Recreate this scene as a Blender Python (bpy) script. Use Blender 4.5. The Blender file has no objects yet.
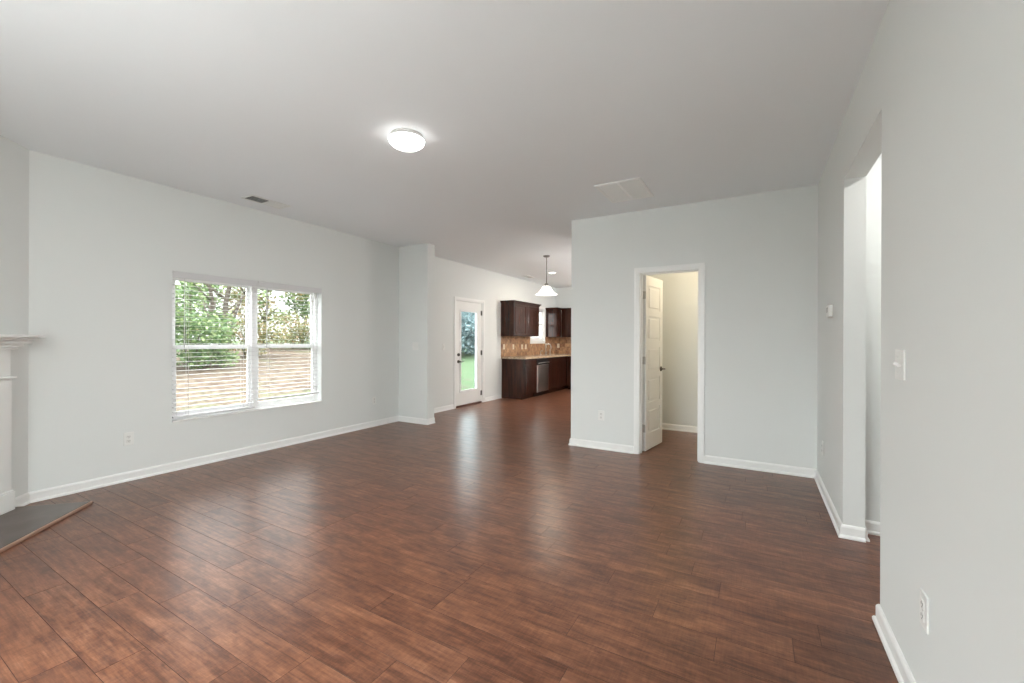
import bpy, bmesh, math, random
from mathutils import Vector, Matrix
sc = bpy.context.scene
C = sc.collection
R = math.radians
PI = math.pi

# ------------------------------------------------------------------ camera, world, exposure
cam_d = bpy.data.cameras.new('camera'); cam = bpy.data.objects.new('camera', cam_d); C.objects.link(cam)
cam_d.sensor_fit = 'HORIZONTAL'; cam_d.sensor_width = 36.0
cam_d.lens = 425.08 / 1024 * 36.0
cam_d.clip_start = 0.02; cam_d.clip_end = 300
EYE = 1.276
cam.matrix_world = (Matrix.Translation((0, 0, EYE)) @ Matrix.Rotation(R(30.008), 4, 'Z')
                    @ Matrix.Rotation(R(90), 4, 'X') @ Matrix.Rotation(R(0.207), 4, 'Z'))
cam_d.shift_y = -(341.5 - 340.317) / 1024
sc.camera = cam

sc.view_settings.view_transform = 'Standard'
sc.view_settings.look = 'None'
sc.view_settings.gamma = 1.0
sc.view_settings.use_curve_mapping = False
sc.view_settings.exposure = 0.76

world = bpy.data.worlds.new('overcast_sky'); sc.world = world; world.use_nodes = True
wn = world.node_tree
bg = wn.nodes['Background']
bg.inputs['Color'].default_value = (0.985, 0.99, 1.0, 1)
SKY_H, SKY_Z, SKY_SUN = 1.25, 8.5, 5.2      # overcast dome, and the bright veiled-sun side of it (towards the street side, -Y)
wt = world.node_tree
wtc = wt.nodes.new('ShaderNodeTexCoord'); wdot = wt.nodes.new('ShaderNodeVectorMath'); wdot.operation = 'DOT_PRODUCT'
wdot.inputs[1].default_value = Vector((0.25, -0.92, 0.30)).normalized()
wmr = wt.nodes.new('ShaderNodeMapRange'); wmr.interpolation_type = 'SMOOTHSTEP'
for k_, v_ in (('From Min', 0.25), ('From Max', 0.95), ('To Min', 0.0), ('To Max', SKY_SUN)): wmr.inputs[k_].default_value = v_
wt.links.new(wtc.outputs['Generated'], wdot.inputs[0]); wt.links.new(wdot.outputs['Value'], wmr.inputs['Value'])
wsep = wt.nodes.new('ShaderNodeSeparateXYZ'); wt.links.new(wtc.outputs['Generated'], wsep.inputs[0])
wz = wt.nodes.new('ShaderNodeMapRange')      # overcast sky: the zenith is several times as bright as the horizon
for k_, v_ in (('From Min', 0.0), ('From Max', 1.0), ('To Min', SKY_H), ('To Max', SKY_Z)): wz.inputs[k_].default_value = v_
wt.links.new(wsep.outputs['Z'], wz.inputs['Value'])
wadd = wt.nodes.new('ShaderNodeMath'); wadd.operation = 'ADD'
wt.links.new(wz.outputs[0], wadd.inputs[0]); wt.links.new(wmr.outputs[0], wadd.inputs[1])
wt.links.new(wadd.outputs[0], bg.inputs['Strength'])

XL, XR, YB, YS, H = -4.897, 0.485, 4.862, 4.912, 2.74
YK = 10.9      # kitchen rear wall
YN = -0.65     # wall behind the camera

def area_light(name, loc, rot, sx, sy, power, color=(1, 1, 1), shape='RECTANGLE'):
    d = bpy.data.lights.new(name, 'AREA'); d.shape = shape; d.size = sx
    if shape == 'RECTANGLE': d.size_y = sy
    d.energy = power; d.color = color
    o = bpy.data.objects.new(name, d); C.objects.link(o); o.location = loc; o.rotation_euler = rot
    return o
def point_light(name, loc, power, color, rad):
    d = bpy.data.lights.new(name, 'POINT'); d.energy = power; d.color = color; d.shadow_soft_size = rad
    o = bpy.data.objects.new(name, d); C.objects.link(o); o.location = loc; return o
WARM = (1.0, 0.86, 0.68)
point_light('closet_bulb', (-0.3, 5.6, 2.5), 13, (1.0, 0.80, 0.56), 0.08)
area_light('hall_downlight', (1.3, 3.1, H-0.01), (0, 0, 0), 0.2, 0.2, 12, (1.0, 0.96, 0.92), 'DISK')
area_light('kitchen_downlight_glow', (-3.85, 8.39, H-0.02), (0, 0, 0), 0.14, 0.14, 9, WARM, 'DISK')
# ------------------------------------------------------------------ materials
def nodes_of(name):
    m = bpy.data.materials.new(name); m.use_nodes = True
    nt = m.node_tree; b = nt.nodes['Principled BSDF']
    return m, nt, b
def N(nt, t, **kw):
    n = nt.nodes.new(t)
    for k, v in kw.items():
        if hasattr(n, k): setattr(n, k, v)
        else: n.inputs[k].default_value = v
    return n
def L(nt, a, b): nt.links.new(a, b)
def simple(name, col, rough=0.5, metal=0.0, noise=0.0, nscale=20.0, bump=0.0, bscale=300.0, emit=None, spec=0.5, coat=0.0):
    m, nt, b = nodes_of(name)
    b.inputs['Roughness'].default_value = rough; b.inputs['Metallic'].default_value = metal
    b.inputs['Specular IOR Level'].default_value = spec
    if coat: b.inputs['Coat Weight'].default_value = coat; b.inputs['Coat Roughness'].default_value = 0.1
    tc = N(nt, 'ShaderNodeTexCoord')
    nz = N(nt, 'ShaderNodeTexNoise'); nz.inputs['Scale'].default_value = nscale; nz.inputs['Detail'].default_value = 3
    L(nt, tc.outputs['Object'], nz.inputs['Vector'])
    mx = N(nt, 'ShaderNodeMix', data_type='RGBA')
    mx.inputs['A'].default_value = (*[c*(1-noise) for c in col], 1); mx.inputs['B'].default_value = (*[min(1, c*(1+noise)) for c in col], 1)
    L(nt, nz.outputs['Fac'], mx.inputs['Factor']); L(nt, mx.outputs['Result'], b.inputs['Base Color'])
    if bump:
        n2 = N(nt, 'ShaderNodeTexNoise'); n2.inputs['Scale'].default_value = bscale; n2.inputs['Detail'].default_value = 2
        L(nt, tc.outputs['Object'], n2.inputs['Vector'])
        bp = N(nt, 'ShaderNodeBump'); bp.inputs['Strength'].default_value = bump; bp.inputs['Distance'].default_value = 0.001
        L(nt, n2.outputs['Fac'], bp.inputs['Height']); L(nt, bp.outputs['Normal'], b.inputs['Normal'])
    if emit:
        b.inputs['Emission Color'].default_value = (*emit[0], 1); b.inputs['Emission Strength'].default_value = emit[1]
    return m
M = {}
M['wall'] = simple('wall_paint', (0.755, 0.78, 0.768), 0.75, noise=0.006, nscale=3, bump=0.15, spec=0.25)
M['ceiling'] = simple('ceiling_paint', (0.84, 0.87, 0.89), 0.9, noise=0.006, nscale=3, bump=0.3, bscale=180, spec=0.1)
M['kitchen_wall'] = M['wall']
M['closet_wall'] = M['wall']
M['trim'] = simple('trim_white_semigloss', (0.86, 0.87, 0.86), 0.35, noise=0.005)
M['door'] = simple('door_white', (0.85, 0.85, 0.83), 0.4, noise=0.005)
M['vinyl'] = simple('window_vinyl', (0.88, 0.88, 0.88), 0.35, noise=0.005)
M['slat'] = simple('blind_slat', (0.68, 0.68, 0.69), 0.4, noise=0.01)
M['plate'] = simple('device_plate', (0.81, 0.82, 0.80), 0.3, noise=0.005)
M['slot'] = simple('device_slot', (0.12, 0.12, 0.12), 0.5)
M['device'] = simple('device_insert', (0.78, 0.78, 0.76), 0.35)
M['nickel'] = simple('brushed_nickel', (0.55, 0.54, 0.52), 0.35, 1.0, noise=0.05)
M['aged_nickel'] = simple('aged_nickel', (0.26, 0.25, 0.24), 0.35, 1.0, noise=0.05)
M['dark_metal'] = simple('dark_bronze', (0.12, 0.11, 0.10), 0.35, 0.9, noise=0.05)
M['steel'] = simple('stainless_steel', (0.50, 0.47, 0.44), 0.28, 1.0, noise=0.04, nscale=60)
M['black'] = simple('black_panel', (0.012, 0.012, 0.013), 0.25)
M['void'] = simple('duct_dark', (0.02, 0.02, 0.02), 0.9)
M['grille'] = simple('grille_white', (0.80, 0.82, 0.80), 0.45)
M['ivory'] = simple('ivory_plate', (0.86, 0.78, 0.62), 0.35)
M['threshold'] = simple('threshold_brown', (0.12, 0.05, 0.03), 0.4, noise=0.2)
M['wood_trim'] = simple('hearth_wood_edge', (0.42, 0.27, 0.20), 0.4, noise=0.15)
M['bulb'] = simple('lit_glass', (0.9, 0.9, 0.88), 0.3, emit=((1.0, 0.98, 0.95), 4.2))
M['pendant_glass'] = simple('frosted_pendant_glass', (0.92, 0.91, 0.88), 0.35, emit=((1.0, 0.97, 0.93), 1.1))
M['can'] = simple('lit_can_lens', (0.9, 0.9, 0.9), 0.3, emit=((1.0, 0.93, 0.82), 6.0))
M['bark'] = simple('tree_bark', (0.055, 0.045, 0.035), 0.9, noise=0.4, nscale=8)
M['soot'] = simple('firebox_black', (0.015, 0.015, 0.015), 0.85)

def glass_mat(name, tint=(1, 1, 1)):
    m, nt, b = nodes_of(name)
    nt.nodes.remove(b)
    out = nt.nodes['Material Output']
    tr = N(nt, 'ShaderNodeBsdfTransparent'); tr.inputs['Color'].default_value = (*tint, 1)
    gl = N(nt, 'ShaderNodeBsdfGlossy'); gl.inputs['Roughness'].default_value = 0.02
    fr = N(nt, 'ShaderNodeFresnel'); fr.inputs['IOR'].default_value = 1.45
    mx = N(nt, 'ShaderNodeMixShader')
    ge = N(nt, 'ShaderNodeNewGeometry'); k = N(nt, 'ShaderNodeMath', operation='SUBTRACT'); k.inputs[0].default_value = 1.0
    L(nt, ge.outputs['Backfacing'], k.inputs[1]); km = N(nt, 'ShaderNodeMath', operation='MULTIPLY')
    L(nt, fr.outputs[0], km.inputs[0]); L(nt, k.outputs[0], km.inputs[1])
    L(nt, km.outputs[0], mx.inputs[0]); L(nt, tr.outputs[0], mx.inputs[1]); L(nt, gl.outputs[0], mx.inputs[2])
    L(nt, mx.outputs[0], out.inputs['Surface'])
    return m
M['glass'] = glass_mat('window_glass', (0.97, 0.99, 0.98))
M['door_glass'] = glass_mat('door_glass', (0.86, 0.95, 0.96))

# wood planks
def wood_floor():
    m, nt, b = nodes_of('hand_scraped_planks')
    at = N(nt, 'ShaderNodeAttribute'); at.attribute_name = 'plank'
    tc = N(nt, 'ShaderNodeTexCoord')
    sep = N(nt, 'ShaderNodeSeparateColor'); L(nt, at.outputs['Color'], sep.inputs[0])
    off = N(nt, 'ShaderNodeCombineXYZ')
    for i, (s, k) in enumerate((('Red', 37.0), ('Green', 23.0), ('Blue', 11.0))):
        mu = N(nt, 'ShaderNodeMath', operation='MULTIPLY'); mu.inputs[1].default_value = k
        L(nt, sep.outputs[s], mu.inputs[0]); L(nt, mu.outputs[0], off.inputs[i])
    add = N(nt, 'ShaderNodeVectorMath', operation='ADD')
    L(nt, tc.outputs['Object'], add.inputs[0]); L(nt, off.outputs[0], add.inputs[1])
    def scaled(sx, sy, sz=1):
        mp = N(nt, 'ShaderNodeMapping'); mp.inputs['Scale'].default_value = (sx, sy, sz)
        L(nt, add.outputs[0], mp.inputs['Vector']); return mp.outputs[0]
    def noise(vec, scale, detail, rough=0.6, dist=0.0):
        n = N(nt, 'ShaderNodeTexNoise'); n.inputs['Scale'].default_value = scale
        n.inputs['Detail'].default_value = detail; n.inputs['Roughness'].default_value = rough
        n.inputs['Distortion'].default_value = dist
        L(nt, vec, n.inputs['Vector']); return n.outputs['Fac']
    grain = noise(scaled(1.3, 20), 2.6, 6, 0.7, 0.15)
    blot = noise(scaled(2.0, 5.5), 2.3, 8, 0.74, 0.2)
    fine = noise(scaled(5, 110), 2.2, 3, 0.6)
    cross = noise(scaled(60, 5), 2.0, 2, 0.6)
    ramp = N(nt, 'ShaderNodeValToRGB'); cr = ramp.color_ramp
    cr.elements[0].position = 0.24; cr.elements[0].color = (0.080, 0.028, 0.016, 1)
    cr.elements[1].position = 0.80; cr.elements[1].color = (0.310, 0.150, 0.086, 1)
    e = cr.elements.new(0.42); e.color = (0.138, 0.053, 0.028, 1)
    e = cr.elements.new(0.60); e.color = (0.215, 0.089, 0.047, 1)
    # value = .45*blot + .35*grain + .12*fine + .08*cross + plank shift
    def mth(op, a, b_):
        n = N(nt, 'ShaderNodeMath', operation=op)
        for i, x in enumerate((a, b_)):
            if isinstance(x, (int, float)): n.inputs[i].default_value = x
            else: L(nt, x, n.inputs[i])
        return n.outputs[0]
    v = mth('ADD', mth('MULTIPLY', mth('SUBTRACT', blot, 0.23), 0.60), mth('MULTIPLY', grain, 0.38))
    v = mth('ADD', v, mth('MULTIPLY', fine, 0.12))
    v = mth('ADD', v, mth('MULTIPLY', cross, 0.14))
    v = mth('ADD', v, mth('MULTIPLY', mth('SUBTRACT', sep.outputs['Red'], 0.5), 0.055))
    v = mth('ADD', mth('MULTIPLY', mth('SUBTRACT', v, 0.51), 2.0), 0.5)
    L(nt, v, ramp.inputs['Fac'])
    # dark knots / distress blotches
    kn = noise(scaled(2.6, 5.0), 3.2, 5, 0.7, 0.2)
    kr = N(nt, 'ShaderNodeValToRGB'); kr.color_ramp.elements[0].position = 0.56; kr.color_ramp.elements[0].color = (1, 1, 1, 1)
    kr.color_ramp.elements[1].position = 0.76; kr.color_ramp.elements[1].color = (0.50, 0.42, 0.40, 1)
    L(nt, kn, kr.inputs['Fac'])
    mul = N(nt, 'ShaderNodeMix', data_type='RGBA', blend_type='MULTIPLY'); mul.inputs['Factor'].default_value = 1
    L(nt, ramp.outputs['Color'], mul.inputs['A']); L(nt, kr.outputs['Color'], mul.inputs['B'])
    # thin dark scratches along the grain
    sc_ = noise(scaled(0.8, 30), 2.2, 6, 0.6, 0.2)
    sr = N(nt, 'ShaderNodeValToRGB'); sr.color_ramp.elements[0].position = 0.54; sr.color_ramp.elements[0].color = (1, 1, 1, 1)
    sr.color_ramp.elements[1].position = 0.72; sr.color_ramp.elements[1].color = (0.55, 0.50, 0.48, 1)
    L(nt, sc_, sr.inputs['Fac'])
    mul2 = N(nt, 'ShaderNodeMix', data_type='RGBA', blend_type='MULTIPLY'); mul2.inputs['Factor'].default_value = 1
    L(nt, mul.outputs['Result'], mul2.inputs['A']); L(nt, sr.outputs['Color'], mul2.inputs['B'])
    L(nt, mul2.outputs['Result'], b.inputs['Base Color'])
    b.inputs['Roughness'].default_value = 0.285
    b.inputs['Specular IOR Level'].default_value = 0.5
    wav = noise(scaled(4.0, 16), 1.6, 2, 0.5)
    hh = mth('ADD', mth('MULTIPLY', wav, 1.0), mth('MULTIPLY', fine, 0.12))
    bp = N(nt, 'ShaderNodeBump'); bp.inputs['Strength'].default_value = 0.5; bp.inputs['Distance'].default_value = 0.0018
    L(nt, hh, bp.inputs['Height']); L(nt, bp.outputs['Normal'], b.inputs['Normal'])
    return m
M['planks'] = wood_floor()
M['groove'] = simple('plank_groove_grime', (0.06, 0.024, 0.015), 0.6, noise=0.2)

def cabinet_wood():
    m, nt, b = nodes_of('dark_cherry_cabinet')
    tc = N(nt, 'ShaderNodeTexCoord')
    mp = N(nt, 'ShaderNodeMapping'); mp.inputs['Scale'].default_value = (9, 9, 0.8)
    L(nt, tc.outputs['Object'], mp.inputs['Vector'])
    nz = N(nt, 'ShaderNodeTexNoise'); nz.inputs['Scale'].default_value = 2.5; nz.inputs['Detail'].default_value = 6
    L(nt, mp.outputs[0], nz.inputs['Vector'])
    r = N(nt, 'ShaderNodeValToRGB'); r.color_ramp.elements[0].position = 0.3; r.color_ramp.elements[0].color = (0.012, 0.004, 0.003, 1)
    r.color_ramp.elements[1].position = 0.75; r.color_ramp.elements[1].color = (0.066, 0.019, 0.009, 1)
    L(nt, nz.outputs['Fac'], r.inputs['Fac']); L(nt, r.outputs['Color'], b.inputs['Base Color'])
    b.inputs['Roughness'].default_value = 0.2; b.inputs['Specular IOR Level'].default_value = 0.32
    return m
M['cherry'] = cabinet_wood()

def granite():
    m, nt, b = nodes_of('speckled_granite')
    tc = N(nt, 'ShaderNodeTexCoord')
    v = N(nt, 'ShaderNodeTexNoise'); v.inputs['Scale'].default_value = 60; v.inputs['Detail'].default_value = 6
    L(nt, tc.outputs['Object'], v.inputs['Vector'])
    r = N(nt, 'ShaderNodeValToRGB'); e = r.color_ramp.elements
    e[0].position = 0.30; e[0].color = (0.12, 0.07, 0.045, 1); e[1].position = 0.62; e[1].color = (0.66, 0.52, 0.38, 1)
    x = e.new(0.45); x.color = (0.46, 0.33, 0.21, 1)
    L(nt, v.outputs['Fac'], r.inputs['Fac']); L(nt, r.outputs['Color'], b.inputs['Base Color'])
    b.inputs['Roughness'].default_value = 0.18
    return m
M['granite'] = granite()

def tiles():
    m, nt, b = nodes_of('tumbled_stone_tiles')
    tc = N(nt, 'ShaderNodeTexCoord')
    # use (x+y, z) so that both wall directions show tiles
    sp = N(nt, 'ShaderNodeSeparateXYZ'); L(nt, tc.outputs['Object'], sp.inputs[0])
    ad = N(nt, 'ShaderNodeMath', operation='ADD'); L(nt, sp.outputs['X'], ad.inputs[0]); L(nt, sp.outputs['Y'], ad.inputs[1])
    cb = N(nt, 'ShaderNodeCombineXYZ'); L(nt, ad.outputs[0], cb.inputs['X']); L(nt, sp.outputs['Z'], cb.inputs['Y'])
    br = N(nt, 'ShaderNodeTexBrick'); br.offset = 0.5
    for k, v in (('Scale', 1.0), ('Brick Width', 0.10), ('Row Height', 0.10), ('Mortar Size', 0.003), ('Bias', 0.0)): br.inputs[k].default_value = v
    br.inputs['Color1'].default_value = (0.52, 0.32, 0.18, 1); br.inputs['Color2'].default_value = (0.30, 0.15, 0.085, 1)
    br.inputs['Mortar'].default_value = (0.34, 0.24, 0.16, 1)
    L(nt, cb.outputs[0], br.inputs['Vector'])
    nz = N(nt, 'ShaderNodeTexNoise'); nz.inputs['Scale'].default_value = 22; nz.inputs['Detail'].default_value = 5
    L(nt, tc.outputs['Object'], nz.inputs['Vector'])
    rp = N(nt, 'ShaderNodeValToRGB'); rp.color_ramp.elements[0].position = 0.3; rp.color_ramp.elements[0].color = (0.55, 0.5, 0.45, 1)
    rp.color_ramp.elements[1].position = 0.7; rp.color_ramp.elements[1].color = (1.25, 1.25, 1.2, 1)
    L(nt, nz.outputs['Fac'], rp.inputs['Fac'])
    mu = N(nt, 'ShaderNodeMix', data_type='RGBA', blend_type='MULTIPLY'); mu.inputs['Factor'].default_value = 1
    L(nt, br.outputs['Color'], mu.inputs['A']); L(nt, rp.outputs['Color'], mu.inputs['B'])
    L(nt, mu.outputs['Result'], b.inputs['Base Color']); b.inputs['Roughness'].default_value = 0.4
    return m
M['tiles'] = tiles()

def slate():
    m, nt, b = nodes_of('grey_slate')
    tc = N(nt, 'ShaderNodeTexCoord')
    nz = N(nt, 'ShaderNodeTexNoise'); nz.inputs['Scale'].default_value = 5; nz.inputs['Detail'].default_value = 7; nz.inputs['Distortion'].default_value = 0.6
    L(nt, tc.outputs['Object'], nz.inputs['Vector'])
    r = N(nt, 'ShaderNodeValToRGB'); r.color_ramp.elements[0].position = 0.3; r.color_ramp.elements[0].color = (0.085, 0.064, 0.056, 1)
    r.color_ramp.elements[1].position = 0.75; r.color_ramp.elements[1].color = (0.140, 0.108, 0.096, 1)
    L(nt, nz.outputs['Fac'], r.inputs['Fac']); L(nt, r.outputs['Color'], b.inputs['Base Color'])
    b.inputs['Roughness'].default_value = 0.3
    bp = N(nt, 'ShaderNodeBump'); bp.inputs['Strength'].default_value = 0.3; bp.inputs['Distance'].default_value = 0.002
    L(nt, nz.outputs['Fac'], bp.inputs['Height']); L(nt, bp.outputs['Normal'], b.inputs['Normal'])
    return m
M['slate'] = slate()

def leaf_mat(name, c1, c2, c3):
    c1, c2, c3 = [tuple(x*0.7 for x in c) for c in (c1, c2, c3)]
    m, nt, b = nodes_of(name)
    at = N(nt, 'ShaderNodeAttribute'); at.attribute_name = 'leaf'
    r = N(nt, 'ShaderNodeValToRGB'); e = r.color_ramp.elements
    e[0].position = 0.0; e[0].color = (*c1, 1); e[1].position = 1.0; e[1].color = (*c3, 1)
    x = e.new(0.6); x.color = (*c2, 1)
    L(nt, at.outputs['Fac'], r.inputs['Fac']); L(nt, r.outputs['Color'], b.inputs['Base Color'])
    b.inputs['Roughness'].default_value = 0.6
    tl = N(nt, 'ShaderNodeBsdfTranslucent'); L(nt, r.outputs['Color'], tl.inputs['Color'])
    mx = N(nt, 'ShaderNodeMixShader'); mx.inputs[0].default_value = 0.35
    out = nt.nodes['Material Output']
    L(nt, b.outputs[0], mx.inputs[1]); L(nt, tl.outputs[0], mx.inputs[2]); L(nt, mx.outputs[0], out.inputs['Surface'])
    return m
M['leaf_green'] = leaf_mat('green_leaves', (0.07, 0.14, 0.055), (0.17, 0.26, 0.10), (0.32, 0.40, 0.18))
M['leaf_autumn'] = leaf_mat('turning_leaves', (0.10, 0.13, 0.05), (0.22, 0.23, 0.09), (0.36, 0.22, 0.12))
M['leaf_haze'] = leaf_mat('haze_tinted_leaves', (0.20, 0.26, 0.27), (0.25, 0.31, 0.32), (0.29, 0.36, 0.37))  # pale bluish distance haze is mixed into this leaf colour

def ground_mat():
    m, nt, b = nodes_of('grass_and_fallen_leaves')
    tc = N(nt, 'ShaderNodeTexCoord')
    g = N(nt, 'ShaderNodeTexNoise'); g.inputs['Scale'].default_value = 14; g.inputs['Detail'].default_value = 4
    L(nt, tc.outputs['Object'], g.inputs['Vector'])
    gr = N(nt, 'ShaderNodeValToRGB'); gr.color_ramp.elements[0].position = 0.35; gr.color_ramp.elements[0].color = (0.040, 0.058, 0.026, 1)
    gr.color_ramp.elements[1].position = 0.65; gr.color_ramp.elements[1].color = (0.076, 0.096, 0.051, 1)
    L(nt, g.outputs['Fac'], gr.inputs['Fac'])
    lf = N(nt, 'ShaderNodeTexVoronoi'); lf.inputs['Scale'].default_value = 9
    L(nt, tc.outputs['Object'], lf.inputs['Vector'])
    lr = N(nt, 'ShaderNodeValToRGB'); e = lr.color_ramp.elements
    e[0].position = 0.1; e[0].color = (0.033, 0.022, 0.016, 1); e[1].position = 0.9; e[1].color = (0.102, 0.089, 0.066, 1)
    x = e.new(0.5); x.color = (0.079, 0.058, 0.044, 1)
    L(nt, lf.outputs['Color'], lr.inputs['Fac'])
    # leaf cover: a real band of litter under the trees, thinning to lawn
    sp = N(nt, 'ShaderNodeSeparateXYZ'); L(nt, tc.outputs['Object'], sp.inputs[0])
    b1 = N(nt, 'ShaderNodeMapRange'); b1.inputs['From Min'].default_value = 15; b1.inputs['From Max'].default_value = 11
    b1.inputs['To Min'].default_value = 0.0; b1.inputs['To Max'].default_value = 0.55
    L(nt, sp.outputs['Y'], b1.inputs['Value'])
    b2 = N(nt, 'ShaderNodeMapRange'); b2.inputs['From Min'].default_value = -7; b2.inputs['From Max'].default_value = -12
    b2.inputs['To Min'].default_value = -0.28; b2.inputs['To Max'].default_value = 0.05
    L(nt, sp.outputs['X'], b2.inputs['Value'])
    pt = N(nt, 'ShaderNodeTexNoise'); pt.inputs['Scale'].default_value = 1.1; pt.inputs['Detail'].default_value = 6
    L(nt, tc.outputs['Object'], pt.inputs['Vector'])
    s1 = N(nt, 'ShaderNodeMath', operation='ADD'); L(nt, b1.outputs[0], s1.inputs[0]); L(nt, b2.outputs[0], s1.inputs[1])
    s2 = N(nt, 'ShaderNodeMath', operation='ADD'); L(nt, s1.outputs[0], s2.inputs[0]); L(nt, pt.outputs['Fac'], s2.inputs[1])
    cl = N(nt, 'ShaderNodeMapRange'); cl.inputs['From Min'].default_value = 0.72; cl.inputs['From Max'].default_value = 0.98
    L(nt, s2.outputs[0], cl.inputs['Value'])
    mx = N(nt, 'ShaderNodeMix', data_type='RGBA')
    L(nt, cl.outputs[0], mx.inputs['Factor']); L(nt, gr.outputs['Color'], mx.inputs['A']); L(nt, lr.outputs['Color'], mx.inputs['B'])
    L(nt, mx.outputs['Result'], b.inputs['Base Color']); b.inputs['Roughness'].default_value = 0.95
    b.inputs['Specular IOR Level'].default_value = 0.1
    return m
M['ground'] = ground_mat()

# ------------------------------------------------------------------ mesh helpers
def bx(bm, x0, x1, y0, y1, z0, z1, bev=0.0, mat=None, mi=0):
    vs = [bm.verts.new((x, y, z)) for x in (x0, x1) for y in (y0, y1) for z in (z0, z1)]
    fs = [bm.faces.new([vs[i] for i in f]) for f in ((0,1,3,2),(4,6,7,5),(0,4,5,1),(2,3,7,6),(0,2,6,4),(1,5,7,3))]
    for f in fs: f.material_index = mi
    if bev:
        es = list({e for f in fs for e in f.edges})
        r = bmesh.ops.bevel(bm, geom=es, offset=bev, segments=2, profile=0.5, affect='EDGES')
        vs = list({v for v in vs if v.is_valid} | {v for f in r['faces'] for v in f.verts})
    if mat is not None:
        bmesh.ops.transform(bm, matrix=mat, verts=[v for v in vs if v.is_valid])
    return vs
def cyl(bm, p0, p1, r0, r1=None, seg=20, cap=True):
    r1 = r0 if r1 is None else r1
    p0, p1 = Vector(p0), Vector(p1); d = p1 - p0
    q = d.to_track_quat('Z', 'Y').to_matrix()
    a, b = [], []
    for i in range(seg):
        t = 2*PI*i/seg; o = q @ Vector((math.cos(t), math.sin(t), 0))
        a.append(bm.verts.new(p0 + o*r0)); b.append(bm.verts.new(p1 + o*r1))
    for i in range(seg):
        j = (i+1) % seg; f = bm.faces.new((a[i], a[j], b[j], b[i])); f.smooth = True
    if cap:
        bm.faces.new(a[::-1]); bm.faces.new(b)
def lathe(bm, prof, seg=48, c=(0, 0, 0), close=True):
    rings = []
    for r, z in prof:
        if r < 1e-5: rings.append([bm.verts.new((c[0], c[1], c[2]+z))])
        else: rings.append([bm.verts.new((c[0]+r*math.cos(2*PI*i/seg), c[1]+r*math.sin(2*PI*i/seg), c[2]+z)) for i in range(seg)])
    for A, B in zip(rings, rings[1:]):
        for i in range(seg):
            j = (i+1) % seg
            if len(A) == 1 and len(B) == 1: continue
            if len(A) == 1: f = bm.faces.new((A[0], B[j], B[i]))
            elif len(B) == 1: f = bm.faces.new((A[i], A[j], B[0]))
            else: f = bm.faces.new((A[i], A[j], B[j], B[i]))
            f.smooth = True
def tube(bm, pts, r, seg=12):
    pts = [Vector(p) for p in pts]; rings = []
    rs = r if isinstance(r, (list, tuple)) else [r]*len(pts)
    ref = None
    for i, p in enumerate(pts):
        d = (pts[min(i+1, len(pts)-1)] - pts[max(i-1, 0)]).normalized()
        q = d.to_track_quat('Z', 'Y')
        if ref is None: ref = q @ Vector((1, 0, 0))
        u = (ref - d*ref.dot(d)).normalized(); v = d.cross(u); ref = u
        rings.append([bm.verts.new(p + (u*math.cos(2*PI*k/seg) + v*math.sin(2*PI*k/seg))*rs[i]) for k in range(seg)])
    for A, B in zip(rings, rings[1:]):
        for k in range(seg):
            j = (k+1) % seg; f = bm.faces.new((A[k], A[j], B[j], B[k])); f.smooth = True
    bm.faces.new(rings[0][::-1]); bm.faces.new(rings[-1])
def sweep(bm, path, prof, closed_prof=True):
    """sweep a profile (o, z) along a floor path; o is measured to the LEFT of travel; mitred corners"""
    pts = [Vector((p[0], p[1], 0)) for p in path]; n = len(pts); rings = []
    for i, p in enumerate(pts):
        d0 = (pts[i]-pts[i-1]).normalized() if i else None
        d1 = (pts[i+1]-pts[i]).normalized() if i < n-1 else None
        if d0 is None: d0 = d1
        if d1 is None: d1 = d0
        n0 = Vector((-d0.y, d0.x, 0)); n1 = Vector((-d1.y, d1.x, 0))
        m = (n0+n1); m = m / max(0.2, m.dot(n0))
        rings.append([bm.verts.new(p + m*o + Vector((0, 0, z))) for o, z in prof])
    k = len(prof)
    for A, B in zip(rings, rings[1:]):
        for a in range(k):
            b = (a+1) % k
            bm.faces.new((A[a], A[b], B[b], B[a]))
    bm.faces.new(rings[0][::-1]); bm.faces.new(rings[-1])
def obj(name, bm, mats, parent=None, loc=None):
    bmesh.ops.recalc_face_normals(bm, faces=bm.faces[:])
    me = bpy.data.meshes.new(name); bm.to_mesh(me); bm.free()
    for m in (mats if isinstance(mats, (list, tuple)) else [mats]): me.materials.append(m)
    o = bpy.data.objects.new(name, me); C.objects.link(o)
    if parent: o.parent = parent
    if loc: o.location = loc
    return o
def one(name, mats, parent, *boxes, bev=0.0):
    bm = bmesh.new()
    for b in boxes: bx(bm, *b, bev=bev)
    return obj(name, bm, mats, parent)
def thing(name, label, cat, loc=(0, 0, 0), rotz=0, group=None):
    o = bpy.data.objects.new(name, None); C.objects.link(o); o.empty_display_size = 0.1
    o.location = loc; o.rotation_euler = (0, 0, rotz); o['label'] = label; o['category'] = cat
    if group: o['group'] = group
    return o
def tag(o, label, cat, group=None, kind=None):
    o['label'] = label; o['category'] = cat
    if group: o['group'] = group
    if kind: o['kind'] = kind
    return o
def struct(name, bm, m, parent=None):
    o = obj(name, bm, m, parent)
    if parent is None: o['kind'] = 'structure'
    return o
def sboxes(name, m, *boxes):
    bm = bmesh.new()
    for b in boxes: bx(bm, *b)
    return struct(name, bm, m)
def sempty(name, loc=(0, 0, 0)):
    o = bpy.data.objects.new(name, None); C.objects.link(o); o.location = loc; o['kind'] = 'structure'; return o
def dup(root, loc, rotz, label, group=None):
    r = root.copy(); C.objects.link(r); r.location = loc; r.rotation_euler = (0, 0, rotz); r['label'] = label
    if group: r['group'] = group
    for ch in list(root.children):
        c = ch.copy(); C.objects.link(c); c.parent = r
        for g in list(ch.children):
            d = g.copy(); C.objects.link(d); d.parent = c
    return r

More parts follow.
